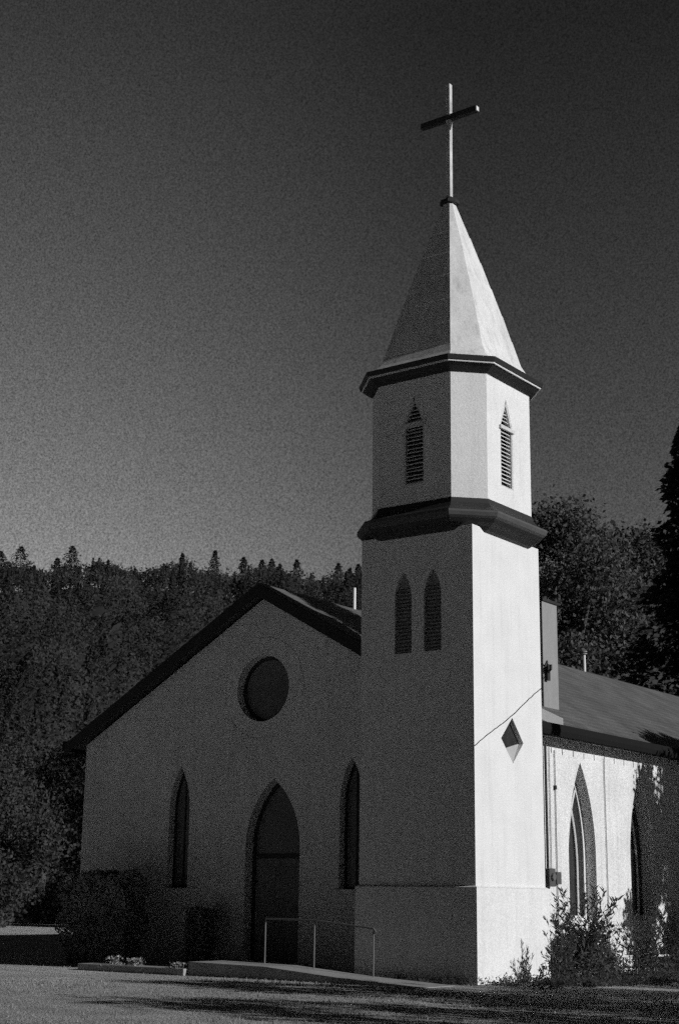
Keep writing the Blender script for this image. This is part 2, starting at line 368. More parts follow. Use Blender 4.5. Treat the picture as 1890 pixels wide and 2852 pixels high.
# chimney on the right slope
bm = bmesh.new(); bx(bm, -3.2, -2.5, 7.8, 8.66, 6.2, 9.82)
ch = part(bm, 'chimney', M['galv'], bevel=.02)
bm = bmesh.new(); bx(bm, -3.24, -2.46, 7.76, 8.70, 9.823, 9.90); part(bm, 'cap', M['dark_trim'], ch)
bm = bmesh.new(); bx(bm, -3.26, -2.44, 7.74, 8.74, 6.3, 6.72); part(bm, 'flashing', M['galv'], ch)
bm = bmesh.new(); bx(bm, -2.46, -2.40, 7.84, 8.0, 7.6, 8.05); tube(bm, [(-2.44, 7.9, 7.8), (-2.3, 7.86, 7.9), (-2.3, 7.86, 8.02)], .035)
tube(bm, [(-2.44, 7.9, 8.0), (-2.36, 7.75, 8.1), (-2.40, 7.7, 7.95)], .03)
part(bm, 'wire_bracket', M['dark_trim'], ch)
bm = bmesh.new()       # pale boxed rake end beside the tower
P0, P1 = Vector((-1.85, 5.35, roofz(-1.85))), Vector((-.93, 5.88, roofz(-.93)))
prism(bm, [P0 + Vector((0, 0, .28)), P1 + Vector((0, 0, .28)), P1 + Vector((0, 0, .0)), P0 + Vector((0, 0, .0))], (-.02, .05, 0))
part(bm, 'rake_end_board', M['white_trim'], roof)
# vent pipes on the ridge
for (y, h, r, cap) in ((6.5, .62, .05, False), (21.0, .60, .055, True)):
    bm = bmesh.new(); tube(bm, [(RX, y, RZ - .1), (RX, y, RZ + h)], r, 14)
    vo = part(bm, 'vent_pipe', M['pipe'], smooth=False)
    if cap:
        bm = bmesh.new()
        for z in (h + .02, h + .1): tube(bm, [(RX, y, RZ + z), (RX, y, RZ + z + .04)], r * 2.1, 14)
        part(bm, 'cap', M['galv'], vo)
# service fittings on the nave wall
bm = bmesh.new(); tube(bm, [(XR + .07, 5.56, 5.6), (XR + .07, 5.57, 2.5)], .035); part(bm, 'downspout', M['dark_trim'])
for y, z0, z1, r in ((5.83, 2.3, 5.55, .012), (6.13, 1.0, 5.5, .014), (8.93, .3, 5.5, .012)):
    bm = bmesh.new(); tube(bm, [(XR + .03, y, z0), (XR + .03, y, z1)], r); part(bm, 'conduit', M['grey_trim'])
bm = bmesh.new(); tube(bm, [(XR + .03, 6.12, 4.5), (XR + .03, 6.12, 4.6)], .05); part(bm, 'junction_box', M['dark_trim'])
bm = bmesh.new(); bx(bm, XR + .005, XR + .16, 5.46, 5.80, 2.08, 2.52); mb = part(bm, 'meter_box', M['pane_grey'], bevel=.01)
bm = bmesh.new(); tube(bm, [(XR + .161, 5.64, 2.32), (XR + .22, 5.64, 2.32)], .09, 16); part(bm, 'meter_dial', M['glass'], mb)
bm = bmesh.new(); bx(bm, XR + .005, XR + .13, 5.92, 6.16, 2.14, 2.44); part(bm, 'meter_box', M['pane_grey'], bevel=.01)
# tower
bm = bmesh.new(); bx(bm, -TW, 0, 0, TW, -1, 10.05)
tower = part(bm, 'tower_wall', M['stucco'])
cs = []
dia = [(1.677, 5.80), (1.165, 5.29), (1.683, 4.76), (2.176, 5.26)]
b = bmesh.new(); prism(b, to3(dia, 'x', .3), (-.3 - .14, 0, 0)); cs.append(temp(b))
tl = [dict(c=-1.89, w=.235, z0=7.22, zs=8.5, za=9.16), dict(c=-1.08, w=.235, z0=7.22, zs=8.5, za=9.16)]
for d in tl:
    b = bmesh.new(); prism(b, to3(gothic(**d), 'y', -.3), (0, .42, 0)); cs.append(temp(b))
cut(tower, cs)
def shrink(p, k):
    cx = sum(a for a, _ in p) / len(p); cz = sum(a for _, a in p) / len(p)
    return [(cx + (a - cx) * k, cz + (c - cz) * k) for a, c in p]
b = bmesh.new(); prism(b, to3(shrink(dia, .995), 'x', -.12), (-.015, 0, 0)); dw = part(b, 'diamond_window', M['sunlit_glass'], tower)
b = bmesh.new(); V_ = [b.verts.new(p) for p in ((-.118, 1.385, 5.065), (-.118, 2.165, 5.255), (-.004, 1.683, 4.772), (-.118, 1.683, 4.78))]
for f in ((0, 2, 1), (0, 1, 3), (0, 3, 2), (1, 2, 3)): b.faces.new([V_[i] for i in f])
part(b, 'sloping_sill', M['sill_grey'], dw)
for d in tl:
    b = bmesh.new(); prism(b, to3(gothic(**d, off=-.003), 'y', .10), (0, .015, 0))
    for k in range(18):
        z = d['z0'] + .05 + k * .085; hw = d['w'] - .012
        prism(b, [(d['c'] - hw, .03, z), (d['c'] - hw, .09, z + .05), (d['c'] - hw, .095, z + .04), (d['c'] - hw, .035, z - .012)], (2 * hw, 0, 0))
    part(b, 'tower_louvre', M['louvre_grey'], tower)
P = .06
bm = bmesh.new(); bx(bm, -TW - P, P, -P, TW + P, -1, 2.0)
# sloped weathering on top of the plinth
rings(bm, [[(-TW - P, -P, 2.003), (P, -P, 2.003), (P, TW + P, 2.003), (-TW - P, TW + P, 2.003)], [(-TW - .002, -.002, 2.04), (.002, -.002, 2.04), (.002, TW + .002, 2.04), (-TW - .002, TW + .002, 2.04)]], cap=False)
part(bm, 'plinth', M['stucco'])
# service cable across the sunlit tower face up to the bracket
bm = bmesh.new(); pts = []
for k in range(26):
    t = k / 25; pts.append((.013, -.004 + 3.09 * t, 5.02 + 1.63 * t + .016 * math.sin(t * 9) - .03 * math.sin(math.pi * t) + random.uniform(-.008, .008)))
pts += [(-.5, 4.0, 6.9), (-1.4, 5.8, 7.35), (-2.36, 7.85, 7.85)]
tube(bm, pts, .009, 6); part(bm, 'service_cable', M['black'])
# octagon levels
OX, OY, OA, OB = -1.525, 1.549, 1.640, 1.026
def octo(z, e=0., k=1.):
    a = (OA + e) * k; c = (OB + e * .4142) * k
    return [(OX + x, OY + y, z) for x, y in ((a, -c), (a, c), (c, a), (-c, a), (-a, c), (-a, -c), (-c, -a), (c, -a))]
bm = bmesh.new(); rings(bm, [octo(10.3, -.02), octo(10.5, -.003), octo(13.98, -.003)]); belfry = part(bm, 'belfry_wall', M['stucco'])
# belfry louvres in the four broad faces
def louv_out(c, off=0):
    w = .285
    return [(c - w - off, 11.20 - off), (c + w + off, 11.20 - off), (c + w + off, 12.72), (c + .02, 13.40 + off * 2.2), (c - .02, 13.40 + off * 2.2), (c - w - off, 12.72)]
faces = [('x', OX + OA, OY - .128, -1), ('y', OY - OA, OX, 1), ('x', OX - OA, OY, 1), ('y', OY + OA, OX, -1)]
cs = []
for ax, at, c, s in faces:
    b = bmesh.new(); prism(b, to3(louv_out(c), ax, at - s * .3), vec(ax, s * (.3 + .22))); cs.append(temp(b))
cut(belfry, cs)
for ax, at, c, s in faces:
    lw = bmesh.new()
    ringband(lw, louv_out(c, -.002), [(u + (.035 if u < c else -.035), z + (.03 if z < 12 else (-.10 if z > 13 else -.01))) for u, z in louv_out(c, -.002)], ax, at + s * .01, s * .05)
    lo = part(lw, 'louvred_window', M['slat'], belfry)
    b = bmesh.new(); z = 11.25; i = 0
    while z < 13.25:
        if not (12.60 < z < 12.74):
            hw = .245 if z < 12.66 else .245 * max(.1, (13.36 - z) / .64)
            p = [(0.045, z), (.15, z + .065), (.15, z + .05), (.045, z - .022)]
            wob = random.uniform(-.01, .01)
            if ax == 'y': prism(b, [(c - hw, at + s * u, zz + wob) for u, zz in p], (2 * hw, 0, 0))
            else: prism(b, [(at + s * u, c - hw, zz + wob) for u, zz in p], (0, 2 * hw, 0))
        z += .095
    part(b, 'slats', M['slat'], lo)
    b = bmesh.new(); prism(b, to3(louv_out(c, -.003), ax, at + s * .18), vec(ax, s * .02)); part(b, 'backing', M['void'], lo)
    b = bmesh.new()
    if ax == 'y': bx(b, c - .33, c + .33, at - .05 * s if s > 0 else at, at if s > 0 else at + .05, 12.60, 12.72)
    else: bx(b, min(at, at - s * .05), max(at, at - s * .05), c - .33, c + .33, 12.615, 12.70)
    part(b, 'crossrail', M['slat'], lo)
# lower cornice: a flared skirt, fascia and cove, octagonal over the square shaft
bm = bmesh.new()
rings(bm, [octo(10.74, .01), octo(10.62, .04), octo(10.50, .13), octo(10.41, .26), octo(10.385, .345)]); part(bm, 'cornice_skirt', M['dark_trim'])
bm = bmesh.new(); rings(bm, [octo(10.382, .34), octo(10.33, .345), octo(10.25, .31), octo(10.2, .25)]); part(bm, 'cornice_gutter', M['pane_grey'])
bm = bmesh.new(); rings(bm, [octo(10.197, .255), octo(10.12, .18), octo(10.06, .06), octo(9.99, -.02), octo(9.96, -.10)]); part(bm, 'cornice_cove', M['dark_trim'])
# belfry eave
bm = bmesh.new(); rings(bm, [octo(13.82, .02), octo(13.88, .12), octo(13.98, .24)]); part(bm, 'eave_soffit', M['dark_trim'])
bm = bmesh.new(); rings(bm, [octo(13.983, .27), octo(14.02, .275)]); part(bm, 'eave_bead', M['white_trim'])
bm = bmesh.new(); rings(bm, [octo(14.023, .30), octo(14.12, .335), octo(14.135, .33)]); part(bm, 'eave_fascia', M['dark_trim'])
# spire, its foot flared
bm = bmesh.new()
lv = [octo(14.138, .325), octo(14.17, .20), octo(14.24, .06), octo(14.36, -.03), octo(14.6, 0, .905)]
def spk(z): return float(np.interp(z, [14.6, 16.0, 17.5, 19.04], [.905, .665, .385, .082]))
for z in (15.25, 15.95, 16.7, 17.4, 18.1): lv += [octo(z, .0, spk(z) + .004), octo(z + .012, 0, spk(z + .012) - .003)]
lv.append(octo(19.04, 0, .082)); rings(bm, lv)
spire = part(bm, 'spire', M['spire'])
bm = bmesh.new()
def oc2(z, r): return [(OX + r * math.cos(rad(22.5 + 45 * k)), OY + r * math.sin(rad(22.5 + 45 * k)), z) for k in range(8)]
rings(bm, [oc2(19.03, .15), oc2(19.05, .25), oc2(19.12, .26), oc2(19.15, .15), oc2(19.25, .09)]); part(bm, 'finial_collar', M['dark_trim'])
cross = empty('cross', (0, 0, 0)); cross.parent = church; cross.location = NB
bm = bmesh.new(); bx(bm, OX - .065, OX + .065, OY - .065, OY + .065, 19.2, 22.5)
def jitter(bm, s):
    for v in bm.verts: v.co += Vector([random.uniform(-s, s) for _ in range(3)])
for f in (): pass
fin(bm, 'cross_post', M['cross'], cross, bevel=.012)
bm = bmesh.new(); bx(bm, OX - .84, OX - .067, OY - .07, OY + .07, 21.44, 21.60); bx(bm, OX + .067, OX + .86, OY - .07, OY + .07, 21.44, 21.60)
bx(bm, OX - .0665, OX + .0665, OY - .085, OY - .068, 21.445, 21.595)
fin(bm, 'cross_arm', M['crossarm'], cross, bevel=.008)
bm = bmesh.new(); bx(bm, OX + .8605, OX + .875, OY - .06, OY + .06, 21.46, 21.58); fin(bm, 'arm_sunlit_end', M['white_trim'], cross)  # white plate paints the sunlight on the right end of the arm

# ------------------------------------------------------------------ ground
def gz(x, y):
    z = -.055 * max(0, min(1, (x + 3) / 6)) * max(0, (y - 1)) * .6
    return max(z, -.4)
bm = bmesh.new()
xs = sorted(set([-1500, -900, -500, -300, -200, -120, -70] + [round(-45 + i * 1.5, 3) for i in range(50)] + [50, 90, 150, 300, 600, 1200]))
ys = sorted(set([-900, -400, -200, -100, -60] + [round(-40 + i * 1.5, 3) for i in range(56)] + [60, 90, 150, 300, 600, 1500]))
vv = {}
for i, x in enumerate(xs):
    for j, y in enumerate(ys):
        n = .05 * math.sin(x * .31 + y * .17) * math.sin(y * .27 - x * .09) if (-45 < x < 40 and -40 < y < -2.5) else 0
        vv[i, j] = bm.verts.new((x, y, gz(x, y) + n))
for i in range(len(xs) - 1):
    for j in range(len(ys) - 1): bm.faces.new((vv[i, j], vv[i + 1, j], vv[i + 1, j + 1], vv[i, j + 1]))
g = fin(bm, 'ground', M['ground'], smooth=True); tag(g, kind='structure')

# porch, steps and ramp
bm = bmesh.new()
bx(bm, -9.6, -6.0, .9, Q - .003, -.2, .135); bx(bm, -9.9, -5.7, .2, .897, -.2, .07)
o = fin(bm, 'church_steps', M['concrete'], bevel=.01); tag(o, 'low concrete steps in front of the dark arched church door', 'steps')
bm = bmesh.new(); prof = [(-6.4, .30), (-4.2, .27), (-2.2, .12), (-.05, .012), (-.05, -.3), (-6.4, -.3)]
prism(bm, [(x, -1.95, z) for x, z in prof], (0, 1.15, 0))
ramp = fin(bm, 'access_ramp', M['concrete']); tag(ramp, 'long narrow concrete ramp rising from tower foot towards the church door', 'ramp')
bm = bmesh.new(); bx(bm, -9.8, -6.41, -2.1, -1.6, -.1, .15)
o = fin(bm, 'planter_kerb', M['concrete'], bevel=.015); tag(o, 'low stone planter kerb with sun dapple leaf clumps left of the ramp', 'planter')
hr = empty('handrail', (-3.6, -1.8, 0), 'thin metal handrail with slender posts on the concrete ramp', 'handrail')
def hpart(bm, n): 
    o = fin(bm, n, M['rail'], hr); o.location = (3.6, 1.8, 0); return o
posts = [(-3.6, -.95, .2, 1.24), (-2.0, -.95, .06, 1.1), (-5.0, -.95, .25, 1.25)]
for x, y, z0, z1 in posts:
    b = bmesh.new(); tube(b, [(x, y, z0), (x, y, z1)], .017, 8); hpart(b, 'post')
b = bmesh.new(); tube(b, [(-5.0, -.95, 1.26), (-3.6, -.95, 1.25), (-2.0, -.95, 1.11), (-1.92, -.95, 1.02)], .02, 8); hpart(b, 'rail')
# pipe rail in front of the nave wall, seen through the shrubs
pr = empty('pipe_rail', (-.5, 9, 0), 'low white pipe rail beside the nave wall seen behind the leafy shrubs', 'railing')
zr = .42
b = bmesh.new(); tube(b, [(-.5, 5.2, zr), (-.5, 14.5, zr - .12)], .028, 8); o = fin(b, 'rail', M['white_trim'], pr); o.location = (.5, -9, 0)
for y in (5.3, 7.6, 9.9, 12.2, 14.4):
    b = bmesh.new(); tube(b, [(-.5, y, -.6), (-.5, y, zr - .03)], .025, 8); o = fin(b, 'post', M['grey_trim'], pr); o.location = (.5, -9, 0)

# ------------------------------------------------------------------ vegetation
def blob_points(n, blobs):
    w = np.array([b[3] * b[4] for b in blobs]); w = w / w.sum(); idx = rng.choice(len(blobs), n, p=w)
    B = np.array([b for b in blobs])[idx]; d = rng.normal(size=(n, 3)); d /= np.linalg.norm(d, axis=1, keepdims=True)
    r = np.clip(np.abs(rng.normal(.62, .26, n)), 0, 1.35)
    return B[:, :3] + d * r[:, None] * np.stack([B[:, 3], B[:, 3], B[:, 4]], 1)
def broadleaf(name, x, y, h, R, n, size, label, cat='tree', group=None, z0=None, base=.25, m='leaf', nb=22, bark='bark', seed=0):
    global rng; rng = np.random.default_rng(100 + seed); rr = random.Random(seed)
    z0 = gz(x, y) - .1 if z0 is None else z0
    t = empty(name, (x, y, z0), label, cat, group)
    blobs = []
    for k in range(nb):
        u = (k + .5) / nb; zz = h * (base + (1 - base) * u) ; prof = math.sin(math.pi * min(1, (.12 + u * .86))) ** .6
        a = k * 2.4 + rr.uniform(-.5, .5); q = R * prof * rr.uniform(.35, .82); br = R * rr.uniform(.26, .44) * (.65 + .5 * prof)
        blobs.append((q * math.cos(a), q * math.sin(a), min(zz, h - br * .8), br, br * .8))
    bm = bmesh.new(); tr = h * .022
    tube(bm, [(0, 0, 0), (.1 * R * .3, 0, h * .25), (0, .1, h * .5), (.1, .1, h * .8)], [tr * 1.3, tr, tr * .7, tr * .2], 9)
    for b in blobs[::2]:
        s = Vector((0, .05, h * .2 + (b[2] - h * .2) * .45)); e = Vector(b[:3]); mid = (s + e) / 2 + Vector((0, 0, -.03 * h))
        tube(bm, [s, mid, e], [tr * .45, tr * .28, tr * .08], 6)
    fin(bm, 'trunk', M[bark], t)
    P = blob_points(n, blobs); quads('crown', leafquads(P, size, .65), M[m], t)
    return t
def conifer(name, x, y, z0, h, R, n, size, label, group=None, m='pine_leaf', cat='pine tree', top=1., seed=0, clear=.08, hv=None):
    global rng; rng = np.random.default_rng(500 + seed)
    t = empty(name, (x, y, z0), label, cat, group)
    bm = bmesh.new(); tube(bm, [(0, 0, 0), (0, 0, h * .5), (0, 0, h * .98)], [h * .018, h * .012, h * .002], 7); fin(bm, 'trunk', M['bark'], t)
    lev = rng.integers(0, max(8, int(h * 1.6)), n) / max(8, int(h * 1.6)); u = np.clip(clear + (1 - clear) * (lev + rng.normal(0, .012, n)), 0, 1) ** top
    nbr = 9; bi = rng.integers(0, nbr, n); ph = bi * 2 * math.pi / nbr + lev * 47.0
    wig = .72 + .28 * np.sin(bi * 12.9 + lev * 311.0)
    hv = hv or h; r = R * np.minimum(1, (1 - u) * h / hv) ** .85 * wig * rng.uniform(.05, 1, n) ** .6 + .04
    C = np.stack([r * np.cos(ph + rng.normal(0, .14, n)), r * np.sin(ph + rng.normal(0, .14, n)), h * u - r * .22 + rng.normal(0, .08, n)], 1)
    D = np.stack([np.cos(ph), np.sin(ph), np.full(n, -.25)], 1)
    quads('crown', leafquads(C, size, .55, dirs=D), M[m], t)
    return t

# trees standing behind the church on the right
def polar(az, d): return CX + d * math.sin(rad(az)), CY + d * math.cos(rad(az))
x, y = polar(-28.2, 82); broadleaf('broadleaf_tree', x, y, 23.6, 6.4, 60000, .115, 'broad rounded tree rising behind the right end of the church roof', group='trees behind the church', base=.12, nb=34, seed=1)
x, y = polar(-25.3, 88); broadleaf('broadleaf_tree', x, y, 23.6, 6.5, 50000, .125, 'dark leafy tree between the rounded tree and the conifer at right edge', group='trees behind the church', base=.08, nb=30, seed=2)
x, y = polar(-31.6, 92); broadleaf('broadleaf_tree', x, y, 21.5, 5.5, 36000, .13, 'leafy tree directly behind the tower, its top showing right of the cornice', group='trees behind the church', base=.1, nb=24, seed=3)
x, y = polar(-22.8, 70); conifer('conifer_tree', x, y, -.4, 25, 6.8, 42000, .17, 'tall dark conifer cut by the right edge of the photo', cat='conifer', seed=4)
x, y = polar(-27.0, 105); broadleaf('broadleaf_tree', x, y, 24, 9, 45000, .15, 'wide dark tree farthest back behind the church roof', group='trees behind the church', base=.05, nb=28, seed=5)
# pale dead twig glints
# trees left of the church
for k, (az, d, h, R) in enumerate(((-49.8, 84, 9.5, 4.2), (-47.4, 96, 11.5, 5.0), (-52.5, 80, 10, 4.5))):
    x, y = polar(az, d)
    broadleaf('broadleaf_tree', x, y, h, R, 30000, .10, m='pine_leaf', label=['low rounded tree at the left edge behind the church corner', 'taller leafy tree just left of the church corner', 'bushy tree outside the left edge of the photo'][k], group='trees left of the church', base=.05, nb=18, seed=10 + k)
# trees right of the camera's frame: they shade the yard and the end of the nave
off = [(15.5, -1.9, 8.0, 2.9), (20.5, -6.2, 8.4, 3.4), (22.5, -1.9, 7.8, 2.6), (23, -12.0, 9.5, 3.6), (6.3, 13.9, 10.4, 2.7), (11.5, 18.6, 11.8, 3.6), (14, 25, 13, 3.6), (9.6, 16.1, 12.0, 2.9), (11.2, .9, 3.9, 2.3), (10.6, 5.6, 3.5, 2.3)]  # the last two are unseen bushes added to shade the lit ground strip
for k, (x, y, h, R) in enumerate(off):
    broadleaf('broadleaf_tree', x, y, h, R, (8000, 6500, 6000, 7000, 26000, 28000, 16000, 28000, 6000, 6000)[k], .11, 'leafy yard tree to the right of the church, number of clumps %s' % ('few', 'some', 'several', 'many', 'dense', 'denser', 'densest')[k] if False else
              ['slim yard tree nearest the tower', 'stout yard tree east of the tower', 'narrow yard tree behind the stout one', 'spreading yard tree near the photographer', 'small leafy tree shading the nave wall', 'medium leafy tree shading the nave roof', 'tall leafy tree by the back of the nave', 'leafy tree between the small and the medium one beside the nave', 'unseen low bush added to shade the ground by the tower foot', 'unseen low bush added to shade the ground by the nave'][k],
              group='yard trees right of the church', base=.10, nb=20, seed=30 + k)

conifer('conifer_tree', 10, 6.5, -.3, 20.9, 2.15, 22000, .13, 'unseen slender pine added out of frame to shade the roof wedge', cat='conifer', seed=40, clear=.62, hv=7.5)  # unseen pine added to shade the roof slope left of the tower
# hill with forest
RIDGE = 400.
def ridge_z(az):
    el = np.interp(az, [-62, -50, -47, -43, -40, -38, -36, -30, -24, -10, 5], [10.6, 10.75, 11.15, 11.2, 11.05, 11.1, 10.9, 11.0, 10.8, 10, 9])
    return RIDGE * np.tan(np.radians(el + .12)) + 1.75
def hill_z(az, d):
    t = np.clip((d - 112) / (RIDGE - 112), 0, 1); s = t * t * (3 - 2 * t) * .45 + t * .55
    z = ridge_z(az) * s + 3.0 * np.sin(az * 1.9 + d * .02) * t * (1 - t) * 4 - .5
    return np.where(d > RIDGE, ridge_z(az) - (d - RIDGE) * .3 - .5, z)
azs = np.arange(-75, 12, 1.); ds = [105, 112, 130, 150, 175, 200, 230, 260, 290, 320, 350, 380, 400, 430, 500, 700]
bm = bmesh.new(); vs = [[bm.verts.new((*polar(a, d), float(hill_z(a, np.float64(d))))) for d in ds] for a in azs]
for i in range(len(azs) - 1):
    for j in range(len(ds) - 1): bm.faces.new((vs[i][j], vs[i][j + 1], vs[i + 1][j + 1], vs[i + 1][j]))
h = fin(bm, 'hill', M['hillsoil'], smooth=True); tag(h, kind='structure')
# unseen valley rim, added to cut horizon sky and ground bounce on the facade
bm = bmesh.new(); azr = np.arange(11, 287, 4.); dr = [62, 80, 110, 150, 200, 260, 330, 420, 600]
def rim(a, d):
    t = min(1, (d - 62) / 358); e = min(1, (a - 11) / 14, (285 - a) / 14); e = max(e, 0)
    return (74 + 10 * math.sin(a * .07)) * t ** .8 * (1 if d < 450 else .6) - .6
vs = [[bm.verts.new((*polar(a, d), rim(a, d))) for d in dr] for a in azr]
for i in range(len(azr) - 1):
    for j in range(len(dr) - 1): bm.faces.new((vs[i][j], vs[i][j + 1], vs[i + 1][j + 1], vs[i + 1][j]))
h = fin(bm, 'added_valley_rim', M['hillsoil'], smooth=True); tag(h, kind='structure')
rng = np.random.default_rng(5)
T = []
d = 108.
while d < 404:
    sp = (3.6 + d * .0065) * (1.3 if d < 368 else 1)
    a = -61.
    while a < -17:
        T.append((a + rng.uniform(-.4, .4) * sp / d * 57.3, d + rng.uniform(-.5, .5) * sp, 1)); a += sp / d * 57.3
    d += sp * .95
T = np.array(T); allq = []
for (a, d, _) in T:
    x, y = polar(a, d); z = float(hill_z(a, d)); con = rng.random() < .42
    if d > 375: h = rng.uniform(6.2, 7.6); con = con and rng.random() < .15
    else: h = rng.uniform(6.5, 12.5 if d < 280 else 8.5)
    n = 330 if d < 368 else 170; s = .16 + d * .00042
    if con:
        u = rng.uniform(0, 1, n); R = h * .22; r = R * (1 - u) * rng.uniform(.4, 1, n) + .05; ph = rng.uniform(0, 6.28, n)
        C = np.stack([x + r * np.cos(ph), y + r * np.sin(ph), z + h * (.1 + .9 * u)], 1)
    else:
        dd = rng.normal(size=(n, 3)); dd /= np.linalg.norm(dd, axis=1, keepdims=True); R = h * rng.uniform(.28, .42)
        dd *= (1 + .25 * np.sin(dd[:, 0:1] * 7 + a) * np.cos(dd[:, 1:2] * 6))
        C = np.array([x, y, z + h * .55]) + dd * np.array([R, R, h * .4]) * rng.uniform(.6, 1, (n, 1))
    allq.append(leafquads(C, s, .7))
fo = quads('hillside_forest', np.concatenate(allq), M['hill_leaf']); tag(fo, 'dense mixed forest covering the whole hillside behind the church', 'forest', kind='stuff')
# pines on the skyline that one can tell apart: (photo azimuth, crown top elevation, half width)
sk = [(3, 1270, 2.2, 1300), (50, 1260, 4.0, 1303), (168, 1259, 2.3, 1288), (133, 1287, 1.3, 1303), (422, 1276, 1.2, 1303), (498, 1269, 1.7, 1306), (563, 1285, 1.4, 1306), (606, 1291, 1.6, 1314), (628, 1289, 1.5, 1314), (646, 1300, 1.2, 1318), (686, 1291, 1.9, 1322), (782, 1299, 1.9, 1325), (806, 1312, 1.1, 1325), (828, 1301, 1.6, 1325)]
lab = ['pine at the far left edge of the skyline', 'broad crowned pine standing second from the left on the skyline', 'sharp tipped wide pine left of the even canopy on the skyline', 'small pine leaning against the sharp tipped wide pine', 'narrow spindly pine alone on the middle of the skyline', 'tall regular pine right of the spindly one on the skyline', 'blunt topped pine right of the tall regular one', 'left pine of the close pair above the gable', 'right pine of the close pair above the gable', 'short pine hugging the right side of the close pair', 'wide pine between the close pair and the steeple', 'bushy pine close to the left side of the steeple', 'little pine between the bushy one and the steeple', 'pine half hidden by the left edge of the steeple']
for k, ((px, py, R, ys_), lb) in enumerate(zip(sk, lab)):
    dpx = (px - 784) / 3440.72; dpy = (1183 - py) / 3440.72; dv = fw + rt * dpx + up * dpy
    az = math.degrees(math.atan2(dv.x, dv.y)); el = math.atan2(dv.z, math.hypot(dv.x, dv.y)); d = 396
    x, y = polar(az, d); z0 = float(hill_z(az, np.float64(d))) - .3; zt = CZ + d * math.tan(el)
    conifer('pine_tree', x, y, z0, zt - z0, R * 1.25, 1500, .27, lb, hv=(ys_ - py) / 3440.72 * 400, group='pines along the hill skyline', m='hill_leaf', seed=60 + k, clear=.15)

# willowy shrubs in front of the sunlit walls
def shrub(x, y, h, R, stems, seed, label, leaf=.075, den=34, low=.5, base_leaves=700):
    global rng; rng = np.random.default_rng(seed); rr = random.Random(seed)
    z0 = gz(x, y) - .02; t = empty('willow_shrub', (x, y, z0), label, 'shrub', 'leafy shrubs by the church wall')
    bm = bmesh.new(); C = []; D = []
    for s in range(stems):
        a = rr.uniform(0, 6.283); q = rr.random() ** .6; L_ = h * rr.uniform(low, 1) * (1 - .25 * q)
        b0 = Vector((rr.uniform(-.25, .25) * R, rr.uniform(-.25, .25) * R, 0)); pts = []
        for k in range(8):
            u = k / 7; out = q * R * (u ** 1.4); pts.append(b0 + Vector((math.cos(a) * out, math.sin(a) * out, L_ * u)) + Vector((rr.uniform(-.02, .02), rr.uniform(-.02, .02), 0)))
        tube(bm, pts, [.012 * (1 - .8 * k / 7) for k in range(8)], 4)
        nl = int(den * L_ / 1.0)
        for k in range(nl):
            u = .18 + .82 * rr.random(); f = u * 7; i = min(6, int(f)); p = pts[i].lerp(pts[i + 1], f - i)
            dd = (pts[i + 1] - pts[i]).normalized(); an = rr.uniform(0, 6.283)
            sd = (dd * .8 + Vector((math.cos(an), math.sin(an), .1)) * .9).normalized()
            ln = leaf * rr.uniform(.6, 1.25); C.append(p + sd * ln * .9); D.append(sd * ln)
    fin(bm, 'stems', M['bark'], t)
    C = np.array([tuple(c) for c in C]); A = np.array([tuple(c) for c in D])
    if base_leaves:
        nb_ = base_leaves; ph = rng.uniform(0, 6.28, nb_); q = R * .85 * rng.uniform(0, 1, nb_) ** .5; zz = rng.uniform(0, 1, nb_) ** 1.3 * h * .46 * (1 - .55 * (q / R) ** 2)
        C = np.concatenate([C, np.stack([q * np.cos(ph), q * np.sin(ph), zz], 1)]); dd = rng.normal(size=(nb_, 3)); dd /= np.linalg.norm(dd, axis=1, keepdims=True); A = np.concatenate([A, dd * leaf])
    B = np.cross(A, rng.normal(size=A.shape)); B /= np.linalg.norm(B, axis=1, keepdims=True) + 1e-9
    B *= np.linalg.norm(A, axis=1, keepdims=True) * .24
    quads('leaves', np.stack([C - A, C + B, C + A, C - B], 1), M['willow_leaf'], t)
    return t
shrub(.2, 4.2, 2.55, 1.15, 52, 3, 'largest leafy willow shrub below the arched side window', base_leaves=1500, leaf=.09, den=24)
shrub(.9, 1.95, 1.35, .55, 22, 4, 'small thin shrub against the sunlit tower plinth', base_leaves=350, den=26)
shrub(-.3, 6.3, 1.55, .9, 22, 5, 'mid sized shrub spreading right of the largest willow shrub', base_leaves=500)
shrub(-.3, 8.9, 1.9, .9, 30, 6, 'shrub in front of the tree shaded part of the nave wall', base_leaves=900)
shrub(-.3, 11.0, 2.0, .9, 24, 8, 'shrub near the right edge of the photo by the pipe rail', base_leaves=600)
shrub(-.1, 12.6, 1.8, 1.1, 26, 9, 'far shrub at the end of the pipe rail', base_leaves=1000)
# weeds along the tower foot
rng = np.random.default_rng(77); C = []
for k in range(420):
    t = rng.random(); cx, cy = (.22 + rng.uniform(0, 1.8), rng.uniform(-.4, 12)) if k > 35 else (rng.uniform(-2.2, .1), -.12 - rng.random() * .25)
    hh = rng.uniform(.05, .24) * (1 if k > 35 else .6); n = 26
    C.append(np.stack([cx + rng.normal(0, .10, n), cy + rng.normal(0, .12, n), gz(cx, cy) + rng.random(n) * hh], 1))
wd = quads('weeds', leafquads(np.concatenate(C), .035, .35), M['weed']); tag(wd, 'low weeds growing along the foot of the tower', 'weeds', kind='stuff')
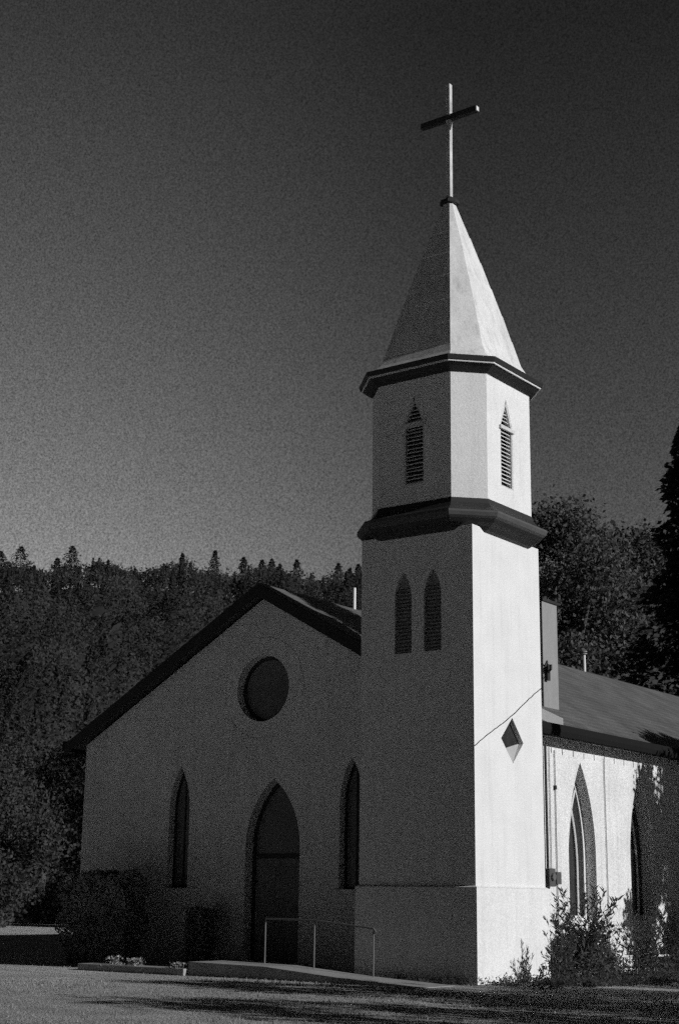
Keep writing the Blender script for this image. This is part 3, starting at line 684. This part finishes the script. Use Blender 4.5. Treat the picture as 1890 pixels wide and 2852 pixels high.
# leaf clumps in the planter, added to stand for sun dapples
rng = np.random.default_rng(78)
for k, (cx, cy, rx, hh) in enumerate(((-8.85, -1.85, .22, .20), (-8.15, -1.85, .20, .18), (-6.75, -1.9, .2, .13))):
    n = 160; P_ = np.stack([rng.normal(0, rx * .5, n), rng.normal(0, .08, n), .14 + rng.random(n) * hh], 1)
    t = empty('dapple_clump', (cx, cy, 0), ['leftmost leaf clump standing for a sun dapple by the planter', 'middle leaf clump standing for a sun dapple by the planter', 'flat leaf clump standing for a sun dapple at the top of the ramp'][k], 'plant', 'leaf clumps standing for sun dapples by the ramp')
    quads('leaves', leafquads(P_, .03, .6), M['dapple_leaf'], t)
# dark hedge and bush by the facade
def hedge(x0, x1, y0, y1, h, n, seed, name, label):
    global rng; rng = np.random.default_rng(seed); t = empty(name, ((x0 + x1) / 2, (y0 + y1) / 2, 0), label, 'shrub'); cx, cy = (x0 + x1) / 2, (y0 + y1) / 2
    side_ = rng.random(n); X = rng.uniform(x0, x1, n) - cx; Y = rng.uniform(y0, y1, n) - cy; Z = rng.uniform(0, h, n)
    Y = np.where(side_ < .4, (y0 - cy) + rng.exponential(.06, n), Y); X = np.where((side_ > .4) & (side_ < .6), (x1 - cx) - rng.exponential(.06, n), X); Z = np.where(side_ > .75, h - rng.exponential(.05, n), Z)
    lump = 1 + .10 * np.sin(X * 3.1 + Z * 2.3 + seed) + .07 * np.sin(X * 7 + Y * 5 + Z * 6)
    X = X * lump + rng.normal(0, .03, n); Y = Y * lump + rng.normal(0, .03, n); Z = np.maximum(0, Z * (1 + .05 * np.sin(X * 5 + seed) + .03 * np.sin(X * 13)) + np.abs(rng.normal(0, .03, n)))
    quads('foliage', leafquads(np.stack([X, Y, Z], 1), .06, .6), M['hedge_leaf'], t)
    b = bmesh.new()
    for k in range(6): xx = (x0 - cx) * .8 + (x1 - x0) * .8 * k / 5; tube(b, [(xx, 0, -.1), (xx + .05, .05, h * .8)], [.03, .01], 6)
    fin(b, 'stems', M['bark'], t)
hedge(-13.1, -10.9, .4, 1.3, 2.2, 9000, 90, 'clipped_hedge', 'dark flat topped hedge in front of the left corner of the church')
hedge(-9.6, -9.05, 1.4, 2.1, 1.35, 3000, 91, 'upright_bush', 'dark upright bush left of the arched church door')

# short grass in front, denser on the right
rng = np.random.default_rng(99); n = 42000
X = rng.uniform(-22, 12, n); Y = rng.uniform(-15, -.2, n)
cl = np.sin(X * .9 + 1.3 * np.sin(Y * .7)) + np.sin(Y * 1.3 + X * .35) + .16 * (X + 4)
k = (cl + rng.normal(0, .8, n) > .2) & ~((X > -6.6) & (X < 0) & (Y > -2.0) & (Y < -.75)) & ~((X > -10) & (X < -5.6) & (Y > -2.2)) & ~((X > -3.2) & (X < .1) & (Y > -.1)); X = X[k]; Y = Y[k]; n = len(X)
Z = np.array([gz(a, b) for a, b in zip(X, Y)]) + .05 * np.sin(X * .31 + Y * .17) * np.sin(Y * .27 - X * .09) * (Y < -2.5)
hgt = rng.uniform(.015, .045, n); th = rng.uniform(0, 6.28, n); lean = rng.normal(0, .02, (n, 2)); wv = np.stack([np.cos(th), np.sin(th)], 1) * .012
B0 = np.stack([X - wv[:, 0], Y - wv[:, 1], Z - .02], 1); B1 = np.stack([X + wv[:, 0], Y + wv[:, 1], Z - .02], 1)
T0 = np.stack([X + lean[:, 0] + wv[:, 0] * .3, Y + lean[:, 1] + wv[:, 1] * .3, Z + hgt], 1); T1 = np.stack([X + lean[:, 0] - wv[:, 0] * .3, Y + lean[:, 1] - wv[:, 1] * .3, Z + hgt], 1)
gr = quads('grass', np.stack([B0, B1, T0, T1], 1), M['grass']); tag(gr, 'short rough grass growing over the yard in front', 'grass', kind='stuff')

S.render.engine = 'CYCLES'; S.cycles.max_bounces = 5; S.cycles.use_denoising = False
S.cycles.use_adaptive_sampling = True; S.cycles.adaptive_threshold = .3; S.cycles.adaptive_min_samples = 22      # coarse sampling leaves a film-like grain
